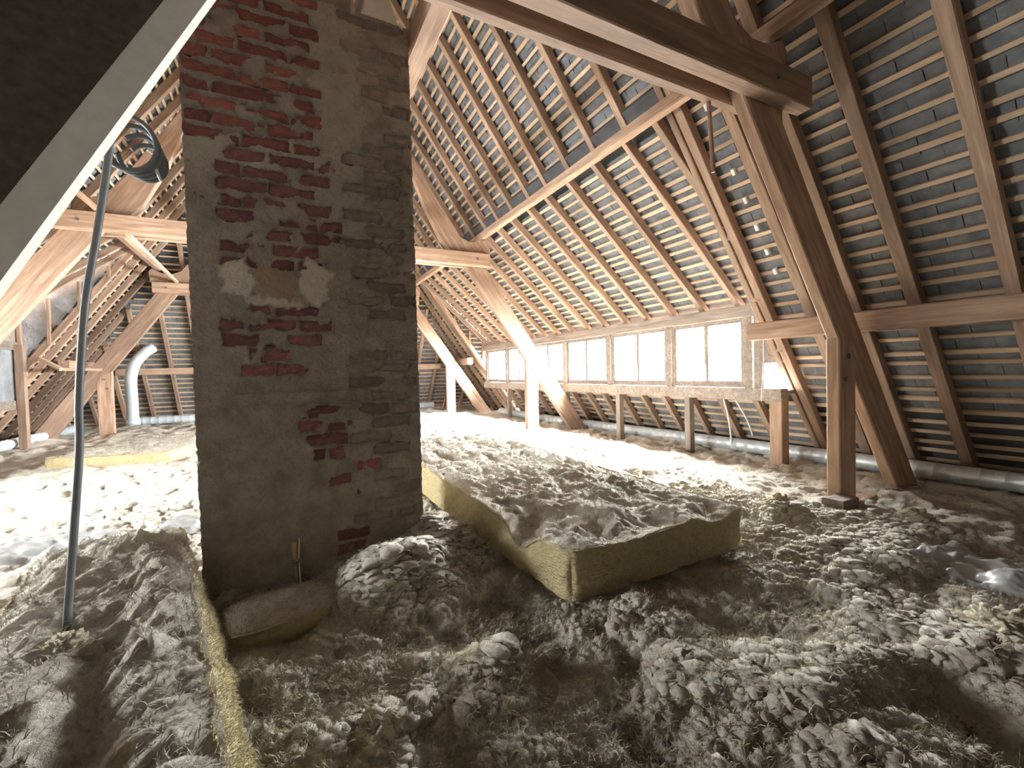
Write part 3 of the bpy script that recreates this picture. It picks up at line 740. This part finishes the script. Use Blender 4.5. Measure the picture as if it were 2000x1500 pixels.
# stray fibres
rs=np.random.RandomState(5)
def fibres(p0,name,parent,mat,l0=.012,l1=.048,w0=.0007,w1=.0015,elev=1.1,out=None):
    n=len(p0)
    th=rs.rand(n)*6.283; el=rs.rand(n)*elev+.05; L=rs.uniform(l0,l1,n)
    d=np.stack([np.cos(th)*np.cos(el),np.sin(th)*np.cos(el),np.sin(el)],1)
    if out is not None: d=d*.6+out*.8
    th2=th+rs.normal(0,1.0,n); d2=np.stack([np.cos(th2)*.9,np.sin(th2)*.9,-rs.rand(n)*.7],1)
    wv=np.stack([-np.sin(th),np.cos(th),0*th],1)*rs.uniform(w0,w1,n)[:,None]
    p1=p0+d*(L*.5)[:,None]; p2=p1+(d*.6+d2*.4)*(L*.4)[:,None]; p3=p2+d2*(L*.4)[:,None]
    VV=np.stack([p0-wv,p0+wv,p1-wv,p1+wv,p2-wv*.7,p2+wv*.7,p3],1).reshape(-1,3)
    b=np.arange(n)*7
    li=np.concatenate([np.stack([b+q for q in t],1) for t in ((0,1,3),(0,3,2),(2,3,5),(2,5,4),(4,5,6))])
    me=bpy.data.meshes.new(name); me.vertices.add(len(VV)); me.vertices.foreach_set('co',VV.astype(np.float32).ravel())
    me.loops.add(li.size); me.loops.foreach_set('vertex_index',li.astype(np.int32).ravel())
    me.polygons.add(len(li)); me.polygons.foreach_set('loop_start',np.arange(0,li.size,3,dtype=np.int32)); me.update(calc_edges=True)
    return tag(put(name,me,mat,parent),None,None,None,'stuff')
X,Y,Xd,Yd,h=NEAR
NS=165000
ii=rs.randint(0,h.size,NS*3); yy=Yd.ravel()[ii]; xx=Xd.ravel()[ii]
keep=(rs.rand(len(ii))<np.clip(1.9/np.maximum(.6,np.hypot(xx,yy))**1.3,0,1))&~((xx>CX0-.02)&(xx<CX1+.02)&(yy>CY-.02)&(yy<CY+.7))
ii=ii[keep][:NS]
fibres(np.stack([Xd.ravel()[ii],Yd.ravel()[ii],h.ravel()[ii]-.004],1),'stray_fibres',WO,M_TUFT)

def batt(label,org,ax,L,Wd,T,top_f=None,st=.016,rough=.028,seed=0,bot=0.0,group=None,flare=0.0):
    """wool batt: org = near corner (bottom), local u along width, v along length (angle ax)"""
    R=thing('insulation_batt',org,label,'insulation',group)
    ca,sa=math.cos(ax),math.sin(ax)
    nu=int(Wd/st)+1; nv=int(L/st)+1
    def P(u,v,w):
        du_=np.minimum(u,Wd-u);dv_=np.minimum(v,L-v);k_=.022*np.exp(-(np.abs(du_)+np.abs(dv_))/.035)
        u=u+np.where(u<Wd/2,1,-1)*k_; v=v+np.where(v<L/2,1,-1)*k_
        return np.stack([org[0]+u*ca-v*sa, org[1]+u*sa+v*ca, org[2]+w],-1)
    def topz(u,v):
        e=np.minimum(np.minimum(u,Wd-u),np.minimum(v,L-v))
        X=u+seed*3.7;Yv=v+seed*1.3
        z=T+(fluff(X,Yv,5,.08)*rough/.03*.55)*np.clip(.30+e/.15,0,1)
        if top_f is not None: z=z+top_f(u,v)
        return z
    Uu,Vv=np.meshgrid(np.linspace(0,Wd,nu),np.linspace(0,L,nv),indexing='ij')
    def edge(u,v,w):
        # wobble sides
        return .020*fbm(u*7+seed,v*7+w*9,seed+.5,4)+.007*pn(u*26,v*26+w*60,seed)+.004*pn(u*60,v*60+w*130,seed+4)
    zt=topz(Uu,Vv)
    ov=np.where(np.minimum(np.minimum(Uu,Wd-Uu),np.minimum(Vv,L-Vv))<.001,1,0)
    du=np.where(Uu<.001,-1,np.where(Uu>Wd-.001,1,0))*.010; dv=np.where(Vv<.001,-1,np.where(Vv>L-.001,1,0))*.010
    w1=edge(Uu,Vv,zt)
    me=grid_me(P(Uu+du-np.sign(du)*w1*0+np.where(du!=0,0*w1,0),Vv+dv+np.where(dv!=0,0*w1,0),zt).reshape(-1,3),nu,nv,'facing')
    put('dusty_facing',me,M_WOOLTOP,R,smooth=True)
    tp=P(Uu,Vv,zt).reshape(-1,3); q_=rs.randint(0,len(tp),int(min(16000,9000*Wd*L)))
    fibres(tp[q_]-np.array([0,0,.003]),'top_fibres',R,M_WOOLTOP)
    # four sides
    nt=max(4,int(T/.012)+1)
    for sname,(fu,fv,n1) in enumerate(((lambda t:t*Wd,lambda t:0*t,nu),(lambda t:t*Wd,lambda t:0*t+L,nu),(lambda t:0*t,lambda t:t*L,nv),(lambda t:0*t+Wd,lambda t:t*L,nv))):
        t,q=np.meshgrid(np.linspace(0,1,n1),np.linspace(0,1,nt),indexing='ij')
        u=fu(t);v=fv(t);z1=topz(u,v)+.004; z=bot+(z1-bot)*q
        w=edge(u,v,z)+flare*(1-q)*np.clip((1.95-v)/.5,.15,1)+.010*np.sin(q*math.pi)+.004*pn(t*n1*.12,z*90,seed+2)
        w=w*np.clip(np.minimum(t,1-t)*n1*st/.03,0,1)
        if sname==0: v=v-w
        elif sname==1: v=v+w
        elif sname==2: u=u-w
        else: u=u+w
        pts_=P(u,v,z).reshape(-1,3); o2=((0,-1),(0,1),(-1,0),(1,0))[sname]; od=np.array([o2[0]*ca-o2[1]*sa,o2[0]*sa+o2[1]*ca,0.0])
        q_=rs.randint(0,len(pts_),int(9000*(Wd if sname<2 else L)*T*4)); fibres(pts_[q_]-od*.004,'side_fibres',R,M_CORE,.008,.024,out=od*.6)
        put('core_side',grid_me(P(u,v,z).reshape(-1,3),n1,nt,'side'),M_CORE,R,smooth=True)
    return R
def big_top(u,v):
    f=-.11*np.exp(-((u+.02)/.22)**2-((v-.42-.6*u)/.13)**2)      # folded notch near the left edge
    f+=.03*np.exp(-((u-.75)/.2)**2-((v-.1)/.15)**2)-.035*np.exp(-((u-.95)/.12)**2-((v-.02)/.12)**2)
    f+=.03*np.clip((v-.5)/2,0,1)
    return f
batt('thick yellow glass wool batt with dusty top lying right of the chimney',(1.065,1.575,-.01),math.radians(1.5),3.4,1.20,.215,big_top,.011,.055,1.0)
batt('far yellow batt lying flat on the wool behind the chimney',(-2.44,6.85,.0),math.radians(-13),1.9,1.22,.15,None,.025,.03,2.0)
def fg_top(u,v):
    return .05*np.exp(-((u-.16)/.13)**2-((v-.85)/.16)**2)-.08*np.exp(-((u-.30)/.07)**2-((v-.95)/.45)**2)+.06*np.exp(-((u-.28)/.2)**2-((v-1.95)/.2)**2)+.03*np.exp(-((u-.38)/.1)**2-((v-.7)/.5)**2)-.04*np.clip((.12-u)/.12,0,1)
batt('foreground dusty batt with yellow cut edge beside the hanging conduit',(-.575,.56,-.04),math.radians(11.3),2.2,.53,.265,fg_top,.009,.06,3.0,flare=.085)
batt('small yellow slab tilted against the foot of the chimney',(-.215,2.02,-.10),math.radians(8),.30,.40,.14,lambda u,v:-.05+.04*u,.012,.02,4.0)

# torn tufts
def tuft(p,r,label,seed,mat=M_TUFT,flat=.75):
    bm=bmesh.new(); bmesh.ops.create_icosphere(bm,subdivisions=5 if r>.06 else 4,radius=1)
    C=np.array([v.co[:] for v in bm.verts]); s=seed*1.7
    q=1+.35*pn(C[:,0]*1.6+s,C[:,1]*1.6,C[:,2]*1.6)
    for f,a in ((3.2,.30),(6.5,.22),(13,.13),(26,.075)): q+=a*(np.abs(pn(C[:,0]*f+s,C[:,1]*f,C[:,2]*f))*2-.4)
    C=C*q[:,None]*np.array([1,1,flat])*r
    for v,c in zip(bm.verts,C): v.co=c
    me=bpy.data.meshes.new('tuft'); bm.to_mesh(me); bm.free()
    o=put('wool_tuft',me,mat,None,Matrix.Translation(p)@Matrix.Rotation(seed,4,'Z'),smooth=True)
    return tag(o,label,'insulation','torn tufts of wool')
TF=[((3.42,1.29,.03),.085,'yellowish torn tuft beyond the plastic sheet near the duct'),((2.26,.60,.02),.105,'large pale tuft beside the crumpled grey plastic sheet'),
 ((3.02,1.86,.02),.11,'orange brown lump at the foot of the dark truss post'),((.82,2.42,.04),.10,'golden lump pressed between chimney and thick batt'),
 ((-.60,1.75,.20),.08,'pale yellow tuft on the dusty batt beside the conduit')]
for i,(p,r,l) in enumerate(TF): tuft(p,r,l,i+1.0)

# plastic sheets
def on_floor(a,b): return hbase(a,b)+fluff(a,b,3)+.012
crumple('plastic_sheet',2.75,3.30,.62,1.12,lambda a,b:on_floor(a,b)+.01,M_SHEET,'crumpled grey plastic sheet right of the thick batt','plastic sheet',60,50,.035,5,2.0,tuck=.05)
crumple('plastic_sheet',-1.75,-.95,3.35,3.85,lambda a,b:on_floor(a,b)+.03,M_SHEET,'crumpled white plastic sheet beyond the conduit','plastic sheet',50,40,.035,6,7.0,tuck=.05)
crumple('plastic_sheet',-.78,-.42,3.45,3.85,lambda a,b:on_floor(a,b)+.03,M_SHEET,'small shiny plastic scrap against the chimney corner','plastic sheet',30,30,.035,8,9.0,tuck=.05)
crumple('plastic_sheet',3.15,3.6,11.2,11.8,lambda a,b:on_floor(a,b)+.03,M_SHEET,'plastic scrap by the farthest post','plastic sheet',20,20,.035,8,4.0,tuck=.05)
crumple('plastic_sheet',-1.46,-1.06,1.75,2.35,lambda a,b:on_floor(a,b)+.02,M_SHEET,'grey plastic sheet along the foreground dusty batt','plastic sheet',40,40,.035,6,5.0,tuck=.05)
